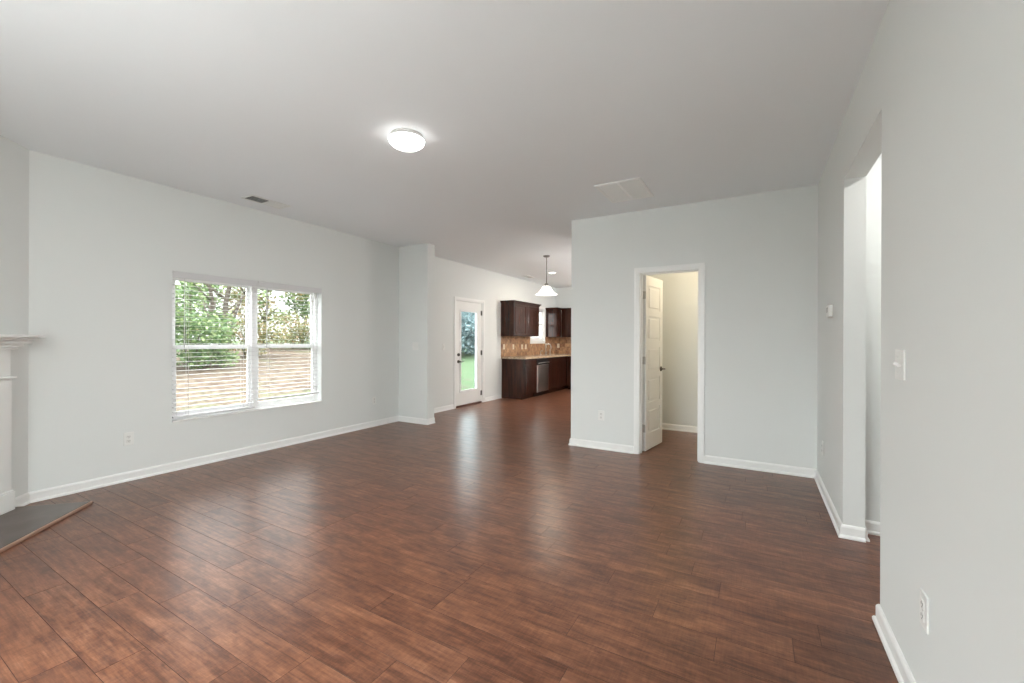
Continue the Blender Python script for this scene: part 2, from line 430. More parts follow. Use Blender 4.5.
# ------------------------------------------------------------------ floor (individually grooved planks)
def build_floor():
    rng = random.Random(7)
    bm = bmesh.new(); col = bm.loops.layers.float_color.new('plank')
    x0, x1, y0, y1 = XL-0.1, 2.0, YN-0.1, YK+0.1
    w = 0.1575; k0 = math.floor((y0-0.61)/w)
    seams = {0: [-2.185], 1: [-2.70, -1.76], 2: [-2.494], 3: [-2.18], 4: [-1.0], 5: [-0.637], 6: [-1.335], 7: [-0.713], 8: [-0.148],
             9: [-0.416, 0.133], 10: [-0.68, 0.237], 11: [-0.164], 12: [-0.309, -1.23]}
    k = k0
    while 0.61 + k*w < y1:
        ya, yb = 0.61+k*w, 0.61+(k+1)*w
        xs = sorted(seams.get(k, [rng.uniform(x0+0.2, x0+1.2)]))
        while xs[0] > x0: xs.insert(0, xs[0] - rng.choice((0.62, 0.94, 1.2, 1.2)))
        while xs[-1] < x1: xs.append(xs[-1] + rng.choice((0.62, 0.94, 1.2, 1.2)))
        for a, b in zip(xs, xs[1:]):
            a2, b2 = max(a, x0), min(b, x1)
            if b2-a2 < 0.01: continue
            c = (rng.random(), rng.random(), rng.random(), 1)
            g = 0.0012
            o = [bm.verts.new((x, y, -0.0009)) for x, y in ((a2, ya), (b2, ya), (b2, yb), (a2, yb))]
            i = [bm.verts.new((x, y, 0)) for x, y in ((a2+g, ya+g), (b2-g, ya+g), (b2-g, yb-g), (a2+g, yb-g))]
            fs = [bm.faces.new(i)]
            for q in range(4):
                f = bm.faces.new((o[q], o[(q+1) % 4], i[(q+1) % 4], i[q])); f.material_index = 1; fs.append(f)
            for f in fs:
                for l in f.loops: l[col] = c
        k += 1
    bx(bm, x0, x1, y0, y1, -0.08, -0.003, mi=1)
    return struct('floor', bm, [M['planks'], M['groove']])
build_floor()
sboxes('ceiling', M['ceiling'], (XL-0.15, 2.0, YN-0.12, YK+0.12, H, H+0.1))

# ------------------------------------------------------------------ walls
T = 0.15
WX0, WX1 = XL-T, XL
W1 = (1.915, 3.54, 0.47, 1.94)       # living window opening
DO = (6.36, 7.26, 0.0, 2.045)        # exterior door opening
W2 = (9.41, 10.16, 1.27, 2.10)       # kitchen window opening
sboxes('wall_left', M['wall'],
    (WX0, WX1, YN-0.1, W1[0], 0, H), (WX0, WX1, W1[0], W1[1], 0, W1[2]), (WX0, WX1, W1[0], W1[1], W1[3], H),
    (WX0, WX1, W1[1], DO[0], 0, H), (WX0, WX1, DO[0], DO[1], DO[3], H),
    (WX0, WX1, DO[1], W2[0], 0, H), (WX0, WX1, W2[0], W2[1], 0, W2[2]), (WX0, WX1, W2[0], W2[1], W2[3], H),
    (WX0, WX1, W2[1], YK+0.12, 0, H))
sboxes('wall_stub', M['wall'], (XL, -4.311, YS, 5.075, 0, H))
CX0, CX1, CZ = -1.163, -0.522, 2.050   # closet opening
CW = 0.115
sboxes('wall_closet_front', M['wall'], (-1.973, CX0, YB, YB+CW, 0, H), (CX0, CX1, YB, YB+CW, CZ, H), (CX1, XR+0.115, YB, YB+CW, 0, H))
sboxes('wall_closet_left', M['wall'], (-1.973, -1.973+0.115, YB+CW, 6.42, 0, H))
sboxes('wall_closet_rear', M['wall'], (-1.973, XR+0.115, 6.42, 6.42+CW, 0, H))
OY0, OY1, OZ = 2.507, 3.485, 2.335
sboxes('wall_right', M['wall'], (XR, XR+0.115, YN-0.1, OY0, 0, H), (XR, XR+0.115, OY0, OY1, OZ, H), (XR, XR+0.115, OY1, YB, 0, H),
       (XR, XR+0.115, YB+CW, YK+0.1, 0, H))
sboxes('wall_hall_rear', M['wall'], (XR+0.115, 1.95, 3.65, 3.76, 0, H))
sboxes('wall_hall_right', M['wall'], (1.85, 1.95, YN-0.1, 3.65, 0, H))
sboxes('wall_kitchen_rear', M['wall'], (XL, XR+0.115, YK, YK+0.12, 0, H))
W3 = (-2.9, -0.5, 0.45, 2.25)  # opening of the unseen window added for daylight fill
sboxes('wall_near', M['wall'], (-3.4, W3[0], YN-0.12, YN, 0, H), (W3[1], 1.95, YN-0.12, YN, 0, H),
       (W3[0], W3[1], YN-0.12, YN, 0, W3[2]), (W3[0], W3[1], YN-0.12, YN, W3[3], H))
# diagonal fireplace wall
P0 = Vector((XL, 0.98, 0)); DL = 1.63*2**0.5
def diag_matrix(): return Matrix.Translation(P0) @ Matrix.Rotation(R(-45), 4, 'Z')   # local +X along the wall, +Y into the room
FB = (0.72, 1.60, 0.0, 0.80)   # firebox hole along the wall
bm = bmesh.new()
for b in ((-0.1, FB[0], -0.1, 0, 0, H), (FB[1], DL+0.1, -0.1, 0, 0, H), (FB[0], FB[1], -0.1, 0, FB[3], H)):
    bx(bm, *b)
bmesh.ops.transform(bm, matrix=diag_matrix(), verts=bm.verts[:])
struct('wall_fireplace', bm, M['wall'])

# baseboards with shoe moulding
BP = [(0, 0), (0.024, 0), (0.024, 0.010), (0.019, 0.018), (0.013, 0.021), (0.013, 0.068), (0.010, 0.076), (0.005, 0.083), (0, 0.084)]
def baseboard(name, path, mat=None):
    bm = bmesh.new(); sweep(bm, path, BP); return struct(name, bm, mat or M['trim'])
S = 0.0005
dv = Vector((1, -1, 0)).normalized(); fpt = lambda t, n=0.0: tuple((P0 + dv*t + Vector((1, 1, 0)).normalized()*n)[:2])
# travel so that the room is on the left side
baseboard('baseboard_left', [(-4.311, 5.075), (-4.311, YS), (XL, YS), (XL, 0.98), fpt(0.19)])
baseboard('baseboard_dining', [(XL, 6.30), (XL, 5.075), (-4.311, 5.075)])
baseboard('baseboard_kitchen', [(XL, 8.0), (XL, 7.345)])
baseboard('baseboard_closet_wall_left', [(-1.212, YB), (-1.973, YB), (-1.973, 6.535)][0:3])
baseboard('baseboard_closet_wall_right', [(XR, YB), (-0.478, YB)])
baseboard('baseboard_right_far', [(XR+0.115, OY1), (XR, OY1), (XR, YB)])
baseboard('baseboard_right_near', [(XR, YN), (XR, OY0), (XR+0.115, OY0)])
baseboard('baseboard_hall', [(1.85, 0.4), (1.85, 3.65), (XR+0.115, 3.65), (XR+0.115, OY1)])
baseboard('baseboard_closet_inside', [(XR, YB+CW), (XR, 6.42), (-1.858, 6.42), (-1.858, YB+CW)])
baseboard('baseboard_near', [fpt(2.2), (-3.267, YN), (XR, YN)])

# ------------------------------------------------------------------ window 1 (living room double window)
def window(name, y0, y1, z0, z1, xf, depth, units, sill=True, meet=None, fw=0.035):
    """double-hung units set at x = xf (outer) .. xf+depth (inner)"""
    w = sempty(name, (0, 0, 0))
    n = units; mull = 0.05
    bm = bmesh.new()
    bx(bm, xf, xf+depth, y0, y0+fw, z0, z1); bx(bm, xf, xf+depth, y1-fw, y1, z0, z1)
    bx(bm, xf, xf+depth, y0+fw, y1-fw, z0, z0+fw); bx(bm, xf, xf+depth, y0+fw, y1-fw, z1-fw, z1)
    span = (y1-y0-2*fw-(n-1)*mull)/n
    cells = []
    for i in range(n):
        a = y0+fw+i*(span+mull); cells.append((a, a+span))
        if i: bx(bm, xf-0.005, xf+depth+0.006, a-mull, a, z0+fw, z1-fw)
    obj('window_frame', bm, M['vinyl'], w)
    zm = meet if meet else (z0+z1)/2
    for a, b in cells:
        for low in (True, False):
            x0 = xf+depth*0.5+0.002 if low else xf+0.006
            x1 = x0+depth*0.36
            za, zb = (z0+fw, zm+0.022) if low else (zm-0.022, z1-fw)
            s = 0.036
            bm = bmesh.new()
            bx(bm, x0, x1, a, a+s, za, zb, bev=0.003); bx(bm, x0, x1, b-s, b, za, zb, bev=0.003)
            bx(bm, x0, x1, a+s, b-s, za, za+(0.05 if low else 0.042), bev=0.003)
            bx(bm, x0, x1, a+s, b-s, zb-0.042, zb, bev=0.003)
            sash = obj('sash', bm, M['vinyl'], w)
            xm = (x0+x1)/2
            one('pane', M['glass'], sash, (xm-0.002, xm+0.002, a+s-0.003, b-s+0.003, za+0.04, zb-0.04))
            if low:
                bm = bmesh.new(); yc = (a+b)/2
                bx(bm, x1-0.012, x1+0.012, yc-0.03, yc+0.03, zb-0.0, zb+0.012, bev=0.003)
                obj('sash_lock', bm, M['vinyl'], sash)
    if sill:
        bm = bmesh.new(); bx(bm, xf+depth, XL+0.012, y0, y1, z0-0.0, z0+0.014, bev=0.004)
        obj('window_sill', bm, M['trim'], w)
    return w
window('window_1', W1[0], W1[1], W1[2], W1[3], WX0+0.005, 0.06, 2, meet=1.195)
window('window_2', W2[0], W2[1], W2[2], W2[3], XL-0.075, 0.06, 1, sill=False, fw=0.025)
# casing of the kitchen window
bm = bmesh.new()
y0, y1, z0, z1 = W2; c = 0.055
bx(bm, XL, XL+0.016, y0-c, y0, z0-c, z1+c, bev=0.003); bx(bm, XL, XL+0.016, y1, y1+c, z0-c, z1+c, bev=0.003)
bx(bm, XL, XL+0.016, y0, y1, z1, z1+c, bev=0.003); bx(bm, XL, XL+0.03, y0-c, y1+c, z0-0.02, z0, bev=0.003)
bx(bm, XL, XL+0.016, y0-c, y1+c, z0-0.02-c, z0-0.02, bev=0.003)
struct('trim_1', bm, M['trim'])
# unseen triple window added behind the camera to light the room
w3 = sempty('added_fill_window'); bm = bmesh.new()
x0, x1, z0, z1 = W3
for a, b in ((x0, x0+0.05), (x1-0.05, x1), (-2.13, -2.07), (-1.33, -1.27)): bx(bm, a, b, YN-0.10, YN-0.04, z0, z1)
for a, b in ((z0, z0+0.05), (z1-0.05, z1), (0.95, 1.0)): bx(bm, x0+0.05, x1-0.05, YN-0.10, YN-0.04, a, b)
obj('window_frame', bm, M['vinyl'], w3)
one('pane', M['glass'], w3, (x0+0.02, x1-0.02, YN-0.072, YN-0.068, z0+0.02, z1-0.02))

# blinds
def blind(y0, y1, zbot, label, wand_side):
    t = thing('window_blind', label, 'blind', (-4.940, (y0+y1)/2, 1.925), 0, 'blinds in the living room window')
    hw = (y1-y0)/2
    one('headrail', M['slat'], t, (-0.025, 0.025, -hw, hw, -0.040, 0.0))
    bm = bmesh.new(); bx(bm, 0.030, 0.042, -hw-0.012, hw+0.012, -0.052, 0.013, bev=0.003); bx(bm, 0.028, 0.046, -hw-0.012, hw+0.012, -0.008, 0.006, bev=0.002)
    obj('valance', bm, M['slat'], t)
    bm = bmesh.new()
    z = -0.072; zb = zbot-1.925; i = 0
    while z > zb+0.03:
        a = R(0.5)
        dx, dz = 0.0245*math.cos(a), 0.0245*math.sin(a)
        m = Matrix.Translation((0, 0, z)) @ Matrix.Rotation(a, 4, 'Y')
        bx(bm, -0.0245, 0.0245, -hw+0.004, hw-0.004, -0.0014, 0.0014, mat=m)
        z -= 0.0445; i += 1
    obj('slats', bm, M['slat'], t)
    one('bottom_rail', M['slat'], t, (-0.025, 0.025, -hw+0.004, hw-0.004, zb-0.010, zb+0.008), bev=0.003)
    for y in (-hw+0.13, hw-0.13) if hw < 0.45 else (-hw+0.15, 0, hw-0.15):
        bm = bmesh.new()
        for x in (-0.026, 0.026): cyl(bm, (x, y, zb), (x, y, -0.04), 0.0011, seg=6)
        obj('ladder_cord', bm, M['slat'], t)
    bm = bmesh.new(); yy = hw-0.09 if wand_side > 0 else -hw+0.09
    cyl(bm, (0.034, yy, -0.75), (0.034, yy, -0.05), 0.004, seg=8)
    obj('tilt_wand', bm, M['slat'], t)
    return t
blind(1.929, 2.712, 0.512, 'white slatted blind over the left half of the living room window, lowered to the sill', -1)
blind(2.742, 3.527, 0.590, 'white slatted blind on the right half of the living room window, stopping above the sill', -1)
t = thing('window_blind', 'white blind drawn up tight under the head of the kitchen window', 'blind', (-4.93, 9.785, 2.095))
one('headrail', M['slat'], t, (-0.02, 0.02, -0.37, 0.37, -0.03, 0))
bm = bmesh.new()
for i in range(8): bx(bm, -0.024, 0.024, -0.365, 0.365, -0.036-i*0.006, -0.032-i*0.006)
obj('slats', bm, M['slat'], t)

# ------------------------------------------------------------------ exterior door
d1 = sempty('door_1')
bm = bmesh.new(); y0, y1, zt = DO[0], DO[1], DO[3]
bx(bm, WX0, XL, y0, y0+0.02, 0, zt-0.02); bx(bm, WX0, XL, y1-0.02, y1, 0, zt-0.02); bx(bm, WX0, XL, y0, y1, zt-0.02, zt)
bx(bm, XL-0.065, XL-0.05, y0+0.02, y0+0.035, 0, zt-0.02); bx(bm, XL-0.065, XL-0.05, y1-0.035, y1-0.02, 0, zt-0.02)
obj('door_frame', bm, M['trim'], d1)
def casing_bm(bm, u0, u1, z1, w, horiz, put):
    """stepped casing made of nested boxes; put(a0,a1,o0,o1,z0,z1) places along/out/height"""
    for o, i0, i1 in ((0.012, 0.0, 1.0), (0.017, 0.30, 0.94)):
        put(u0-w*i1, u0-w*i0, 0, o, 0, z1+w*i1); put(u1+w*i0, u1+w*i1, 0, o, 0, z1+w*i1)
        put(u0-w*i0, u1+w*i0, 0, o, z1+w*i0, z1+w*i1)
bm = bmesh.new()
casing_bm(bm, y0+0.008, y1-0.008+0.015, zt-0.012, 0.058, 0, lambda a0, a1, o0, o1, z0, z1: bx(bm, XL+o0, XL+o1, a0, a1, z0, z1, bev=0.0015))
obj('door_casing', bm, M['trim'], d1)
one('threshold', M['threshold'], d1, (WX0, XL+0.004, y0+0.021, y1-0.021, 0.001, 0.028))
sy0, sy1, sz0, sz1 = y0+0.024, y1-0.024, 0.036, zt-0.024
g0, g1, gz0, gz1 = 6.53, 7.07, 0.305, 1.835
bm = bmesh.new()
xa, xb = XL-0.049, XL-0.008
bx(bm, xa, xb, sy0, g0, sz0, sz1); bx(bm, xa, xb, g1, sy1, sz0, sz1); bx(bm, xa, xb, g0, g1, sz0, gz0); bx(bm, xa, xb, g0, g1, gz1, sz1)
slab = obj('door_panel', bm, M['door'], d1)
bm = bmesh.new()
for (a, b, c_, d_) in ((g0-0.028, g0+0.012, gz0-0.028, gz1+0.028), (g1-0.012, g1+0.028, gz0-0.028, gz1+0.028)): bx(bm, xb, xb+0.012, a, b, c_, d_, bev=0.004)
for (c_, d_) in ((gz0-0.028, gz0+0.012), (gz1-0.012, gz1+0.028)): bx(bm, xb, xb+0.012, g0+0.012, g1-0.012, c_, d_, bev=0.004)
obj('lite_frame', bm, M['trim'], slab)
one('pane', M['door_glass'], slab, (xa+0.018, xa+0.023, g0-0.002, g1+0.002, gz0-0.002, gz1+0.002))
# raised blind slider rails between the panes, seen along the hinge side
bm = bmesh.new(); bx(bm, xb-0.006, xb+0.008, g1-0.075, g1-0.045, 1.28, 1.62, bev=0.004); bx(bm, xb-0.004, xb+0.004, g1-0.068, g1-0.052, gz0+0.02, gz1-0.02)
obj('blind_slider', bm, simple('slider_grey', (0.42, 0.43, 0.45), 0.5), slab)
bm = bmesh.new()
cyl(bm, (xb, 6.462, 1.0), (xb+0.022, 6.462, 1.0), 0.030, 0.027, 24); bx(bm, xb+0.022, xb+0.036, 6.457, 6.467, 0.985, 1.015, bev=0.002)
obj('deadbolt', bm, M['dark_metal'], slab)
bm = bmesh.new()
cyl(bm, (xb, 6.462, 0.868), (xb+0.012, 6.462, 0.868), 0.031, 0.028, 24); cyl(bm, (xb+0.012, 6.462, 0.868), (xb+0.05, 6.462, 0.868), 0.010, seg=12)
tube(bm, [(xb+0.05, 6.455, 0.868), (xb+0.053, 6.49, 0.870), (xb+0.052, 6.53, 0.872), (xb+0.048, 6.57, 0.873)], [0.011, 0.010, 0.009, 0.008])
obj('door_handle', bm, M['dark_metal'], slab)
for z in (0.20, 1.02, 1.83):
    bm = bmesh.new(); cyl(bm, (XL-0.001, sy1+0.006, z-0.05), (XL-0.001, sy1+0.006, z+0.05), 0.008, seg=10)
    bx(bm, XL-0.008, XL-0.003, sy1-0.028, sy1+0.016, z-0.048, z+0.048)
    obj('hinge', bm, M['dark_metal'], slab)

# ------------------------------------------------------------------ closet door
d2 = sempty('door_2')
bm = bmesh.new(); jt = 0.018
bx(bm, CX0, CX0+jt, YB, YB+CW, 0, CZ-jt); bx(bm, CX1-jt, CX1, YB, YB+CW, 0, CZ-jt); bx(bm, CX0, CX1, YB, YB+CW, CZ-jt, CZ)
for a, b in ((CX0+jt, CX0+jt+0.011), (CX1-jt-0.011, CX1-jt)): bx(bm, a, b, YB+0.045, YB+0.075, 0, CZ-jt)
bx(bm, CX0+jt+0.011, CX1-jt-0.011, YB+0.045, YB+0.075, CZ-jt-0.011, CZ-jt)
obj('door_frame', bm, M['trim'], d2)
for out, nm in ((-1, 'door_casing'), (1, 'door_casing')):
    bm = bmesh.new(); yb = YB if out < 0 else YB+CW
    def put(a0, a1, o0, o1, z0, z1):
        ys = sorted((yb+out*o0, yb+out*o1)); bx(bm, a0, a1, ys[0], ys[1], z0, z1, bev=0.0015)
    casing_bm(bm, CX0+jt-0.006, CX1-jt+0.006, CZ-jt+0.006, 0.058, 0, put)
    obj(nm, bm, M['trim'], d2)
# the slab, hinged at the far left corner of the jamb, swung 82 degrees into the closet
hinge = Vector((CX0+jt+0.004, YB+CW+0.006, 0))
DW, DT, DZ0, DZ1 = 0.565, 0.035, 0.012, CZ-jt-0.004
st, rail = 0.085, 0.075
bm = bmesh.new()
# local: +X along the door width, y 0..-DT
bx(bm, 0, DW, -DT+0.010, -0.010, DZ0, DZ1)
zr = []; np_ = 5; inner = (DZ1-DZ0 - rail*(np_-1) - 0.11 - 0.19)/np_
zz = DZ0+0.19
bx(bm, 0, DW, -DT, 0, DZ0, zz)
for i in range(np_):
    z_a, z_b = zz, zz+inner
    top = z_b+rail if i < np_-1 else DZ1
    bx(bm, st, DW-st, -DT, 0, z_b, top)
    bx(bm, st+0.028, DW-st-0.028, -DT+0.001, -0.001, z_a+0.028, z_b-0.028, bev=0.006)
    zz = top
bx(bm, 0, st, -DT, 0, DZ0+0.19, DZ1); bx(bm, DW-st, DW, -DT, 0, DZ0+0.19, DZ1)
slab2 = obj('door_panel', bm, M['door'], d2)
slab2.location = hinge; slab2.rotation_euler = (0, 0, R(82))
bm = bmesh.new(); hx = DW-0.06
for s in (-1, 1):
    yy = 0 if s > 0 else -DT
    cyl(bm, (hx, yy, 0.93), (hx, yy+s*0.010, 0.93), 0.031, 0.028, 24); cyl(bm, (hx, yy+s*0.010, 0.93), (hx, yy+s*0.048, 0.93), 0.009, seg=12)
    tube(bm, [(hx+0.006, yy+s*0.048, 0.93), (hx-0.03, yy+s*0.052, 0.932), (hx-0.07, yy+s*0.052, 0.934), (hx-0.11, yy+s*0.046, 0.932)], [0.010, 0.009, 0.008, 0.007])
obj('door_handle', bm, M['dark_metal'], slab2)
for z in (0.27, 1.05, 1.80):
    bm = bmesh.new(); cyl(bm, (-0.004, 0.004, z-0.045), (-0.004, 0.004, z+0.045), 0.0065, seg=12)
    bx(bm, -0.003, -0.0004, -DT+0.002, 0.002, z-0.044, z+0.044)
    obj('hinge', bm, M['nickel'], slab2)
    one('hinge_leaf', M['nickel'], d2, (CX0+jt, CX0+jt+0.0015, YB+0.08, YB+CW+0.001, z-0.044, z+0.044))

# ------------------------------------------------------------------ wall devices
DEV = 'cover plates and devices on the walls'
def outlet(loc, rotz, label, mat='plate', insert='device'):
    t = thing('wall_outlet', label, 'outlet', loc, rotz, 'duplex outlets')
    bm = bmesh.new(); bx(bm, -0.036, 0.036, -0.007, 0, -0.0585, 0.0585, bev=0.003); obj('cover_plate', bm, M[mat], t)
    for z in (0.0195, -0.0195):
        bm = bmesh.new(); bx(bm, -0.0165, 0.0165, -0.0095, -0.0055, z-0.0145, z+0.0145, bev=0.002)
        r = obj('receptacle', bm, M[insert], t)
        bm = bmesh.new(); bx(bm, -0.008, -0.005, -0.0100, -0.009, z-0.002, z+0.008); bx(bm, 0.005, 0.008, -0.0100, -0.009, z-0.002, z+0.007)
        cyl(bm, (0, -0.0100, z-0.008), (0, -0.009, z-0.008), 0.0028, seg=10); obj('slots', bm, M['slot'], r)
    bm = bmesh.new(); cyl(bm, (0, -0.0082, 0), (0, -0.006, 0), 0.003, seg=10); obj('screw', bm, M['nickel'], t)
    return t
def switch(loc, rotz, label, gang=1, mat='plate'):
    t = thing('light_switch', label, 'switch', loc, rotz)
    hw = 0.036+0.023*(gang-1)
    bm = bmesh.new(); bx(bm, -hw, hw, -0.007, 0, -0.0585, 0.0585, bev=0.003); obj('cover_plate', bm, M[mat], t)
    for g in range(gang):
        x = (g-(gang-1)/2)*0.046
        m = Matrix.Translation((x, -0.007, 0)) @ Matrix.Rotation(R(25 if g % 2 else -25), 4, 'X')
        bm = bmesh.new(); bx(bm, -0.0045, 0.0045, -0.014, 0.002, -0.006, 0.006, bev=0.0015, mat=m); obj('toggle', bm, M[mat], t)
        bm = bmesh.new()
        bx(bm, x-0.006, x+0.006, -0.0074, -0.0066, -0.013, 0.013)
        for z in (-0.03, 0.03): cyl(bm, (x, -0.0082, z), (x, -0.006, z), 0.0028, seg=10)
        obj('screws', bm, M['device'], t)
    return t
outlet((XL, 1.588, 0.378), R(90), 'white outlet low on the left wall between fireplace and window')
outlet((XL, 4.415, 0.380), R(90), 'white outlet low on the left wall right of the living room window')
outlet((-1.590, YB, 0.394), 0, 'white outlet on the closet wall left of the open closet door')
outlet((XR, 1.905, 0.385), R(-90), 'white outlet low on the right wall nearest the camera')
outlet((XR, 4.44, 0.37), R(-90), 'white outlet low on the right wall beyond the hallway opening')
switch((XR, 2.190, 1.186), R(-90), 'white double toggle switch on the right wall before the hallway opening', 2)
switch((-4.545, YS, 1.180), 0, 'white switch on the front of the short stub wall', 2)
switch((XL, 6.01, 1.15), R(90), 'white switch left of the glazed exterior door', 1)
t = thing('thermostat', 'white thermostat on the right wall beyond the hallway opening', 'thermostat', (XR, 3.985, 1.505), R(-90))
bm = bmesh.new(); bx(bm, -0.060, 0.060, -0.006, 0, -0.050, 0.050, bev=0.002); obj('back_plate', bm, M['device'], t)
bm = bmesh.new(); bx(bm, -0.055, 0.055, -0.028, -0.005, -0.045, 0.045, bev=0.005); obj('body', bm, M['plate'], t)
bm = bmesh.new(); bx(bm, -0.035, 0.020, -0.0290, -0.0275, -0.010, 0.028); obj('display', bm, simple('grey_display', (0.30, 0.33, 0.31), 0.3), t)
bm = bmesh.new(); bx(bm, 0.030, 0.042, -0.030, -0.027, -0.012, 0.012, bev=0.001); obj('button', bm, M['device'], t)

# ------------------------------------------------------------------ ceiling things
t = thing('flush_ceiling_light', 'round flush ceiling light, lit, on the living room ceiling', 'ceiling light', (-2.182, 2.259, H))
bm = bmesh.new(); lathe(bm, [(0, 0), (0.112, 0), (0.115, -0.004), (0.118, -0.024), (0.121, -0.028), (0.121, -0.034), (0.112, -0.034)], 64); obj('metal_pan', bm, simple('satin_nickel_pan', (0.62, 0.61, 0.59), 0.4, 0.35), t)
bm = bmesh.new(); lathe(bm, [(0.119, -0.031)] + [(0.127*math.cos(a), -0.035-0.058*math.sin(a)) for a in [i*PI/2/12 for i in range(13)]][:-1] + [(0, -0.093)], 64)
obj('glass_dome', bm, M['bulb'], t)
area_light('flush_light_glow', (-2.182, 2.259, H-0.097), (0, 0, 0), 0.10, 0.10, 9.6, (1.0, 0.98, 0.95), 'DISK')

def register(loc, rotz, lx, ly, label, name='ceiling_vent'):
    """register: frame, two banks of louvres that lean opposite ways (long axis local Y)"""
    t = thing(name, label, 'vent', loc, rotz)
    bm = bmesh.new(); f = 0.022
    bx(bm, -lx/2, -lx/2+f, -ly/2, ly/2, -0.007, 0, bev=0.002); bx(bm, lx/2-f, lx/2, -ly/2, ly/2, -0.007, 0, bev=0.002)
    for s in (-1, 1): bx(bm, -lx/2+f, lx/2-f, s*(ly/2-f/2)-f/2, s*(ly/2-f/2)+f/2, -0.007, 0, bev=0.002)
    bx(bm, -lx/2+f, lx/2-f, -0.006, 0.006, -0.006, 0)
    obj('frame', bm, M['grille'], t)
    one('backing', M['void'], t, (-lx/2+f, lx/2-f, -ly/2+f, ly/2-f, -0.0012, -0.0004))
    for s in (-1, 1):
        bm = bmesh.new(); n = int((ly/2-f)/0.0135)
        for i in range(n):
            y = s*(0.012 + i*0.0135)
            m = Matrix.Translation((0, y, -0.0035)) @ Matrix.Rotation(-s*R(40), 4, 'X')
            bx(bm, -lx/2+f, lx/2-f, -0.0042, 0.0042, -0.0005, 0.0005, mat=m)
        obj('louvres', bm, M['grille'], t)
    return t
register((-4.53, 2.61, H), 0, 0.20, 0.42, 'white supply vent on the ceiling above the living room window')
register((-4.57, 8.62, H), 0, 0.16, 0.36, 'small supply vent on the kitchen ceiling near the cabinets')
t = thing('return_grille', 'large white square return air grille on the ceiling before the closet wall', 'vent', (-1.122, 4.138, H))
gx, gy, f = 0.426, 0.566, 0.026
bm = bmesh.new()
for s in (-1, 1):
    bx(bm, min(s*gx/2, s*(gx/2-f)), max(s*gx/2, s*(gx/2-f)), -gy/2, gy/2, -0.012, 0, bev=0.002)
    bx(bm, -gx/2+f, gx/2-f, min(s*gy/2, s*(gy/2-f)), max(s*gy/2, s*(gy/2-f)), -0.012, 0, bev=0.002)
bx(bm, -0.010, 0.010, -gy/2+f, gy/2-f, -0.012, 0)
obj('frame', bm, M['trim'], t)
one('backing', simple('filter_grey', (0.30, 0.32, 0.31), 0.9), t, (-gx/2+f, gx/2-f, -gy/2+f, gy/2-f, -0.0012, -0.0004))
bm = bmesh.new(); y = -gy/2+f+0.006
while y < gy/2-f:
    m = Matrix.Translation((0, y, -0.006)) @ Matrix.Rotation(R(-38), 4, 'X')
    bx(bm, -gx/2+f, gx/2-f, -0.0065, 0.0065, -0.0006, 0.0006, mat=m); y += 0.0115
obj('louvres', bm, M['grille'], t)

t = thing('pendant_light', 'bell shaped white glass pendant lamp hanging from a nickel rod in the dining area', 'pendant lamp', (-3.161, 6.659, H))
bm = bmesh.new(); lathe(bm, [(0, 0), (0.062, 0), (0.062, -0.008), (0.045, -0.024), (0.014, -0.032), (0, -0.032)], 40); obj('canopy', bm, M['aged_nickel'], t)
bm = bmesh.new(); cyl(bm, (0, 0, -0.03), (0, 0, -0.235), 0.0055, seg=12)
for k in range(9): lathe(bm, [(0.0001, -0.012), (0.009, -0.010), (0.010, 0), (0.009, 0.010), (0.0001, 0.012)], 10, (0, 0, -0.05-k*0.022))
obj('chain', bm, M['aged_nickel'], t)
bm = bmesh.new(); cyl(bm, (0, 0, -0.225), (0, 0, -0.49), 0.008, seg=12); lathe(bm, [(0, -0.475), (0.022, -0.478), (0.034, -0.50), (0.034, -0.528), (0, -0.528)], 30); obj('stem', bm, M['aged_nickel'], t)
bm = bmesh.new()
pr = [(0.030, -0.522), (0.058, -0.530), (0.082, -0.555), (0.102, -0.590), (0.122, -0.618), (0.146, -0.642), (0.174, -0.660), (0.190, -0.671)]
lathe(bm, pr + [(r-0.004, z-0.004) for r, z in pr[::-1]] + [pr[0]], 56)
obj('glass_shade', bm, M['pendant_glass'], t)
bm = bmesh.new(); lathe(bm, [(0.001, -0.532), (0.016, -0.535), (0.018, -0.560), (0.030, -0.600), (0.028, -0.630), (0.015, -0.645), (0, -0.648)], 24); obj('light_bulb', bm, simple('frosted_bulb', (0.9, 0.9, 0.9), 0.3, emit=((1, 0.93, 0.82), 25.0)), t)

def globe(x, y, z, rad, watts, col, label):  # glowing globes added out of view to brighten the room and kitchen
    t = thing('added_fill_globe', label, 'pendant lamp', (x, y, H))
    bm = bmesh.new(); lathe(bm, [(0, 0), (0.06, 0), (0.055, -0.02), (0, -0.022)], 24); obj('canopy', bm, M['aged_nickel'], t)
    bm = bmesh.new(); cyl(bm, (0, 0, -0.02), (0, 0, z-H+rad), 0.005, seg=8); obj('rod', bm, M['aged_nickel'], t)
    bm = bmesh.new(); n = 14; lathe(bm, [(rad*math.sin(PI*i/n), z-H-rad*math.cos(PI*i/n)) for i in range(n+1)], 28)
    obj('fill_globe', bm, simple('fill_globe_glow', (0.9, 0.9, 0.9), 0.3, emit=(col, watts/(4*PI*PI*rad*rad))), t)
globe(-1.5, 7.7, 1.9, 0.12, 46, (1.0, 0.96, 0.92), 'added fill light globe in the dining area hidden behind the closet block')
globe(-2.0, 9.5, 1.9, 0.12, 46, (1.0, 0.96, 0.92), 'added fill light globe in the kitchen hidden behind the closet block')
globe(-1.7, -0.2, 1.8, 0.12, 6, (1.0, 0.98, 0.96), 'added fill light globe beside the unseen added window')
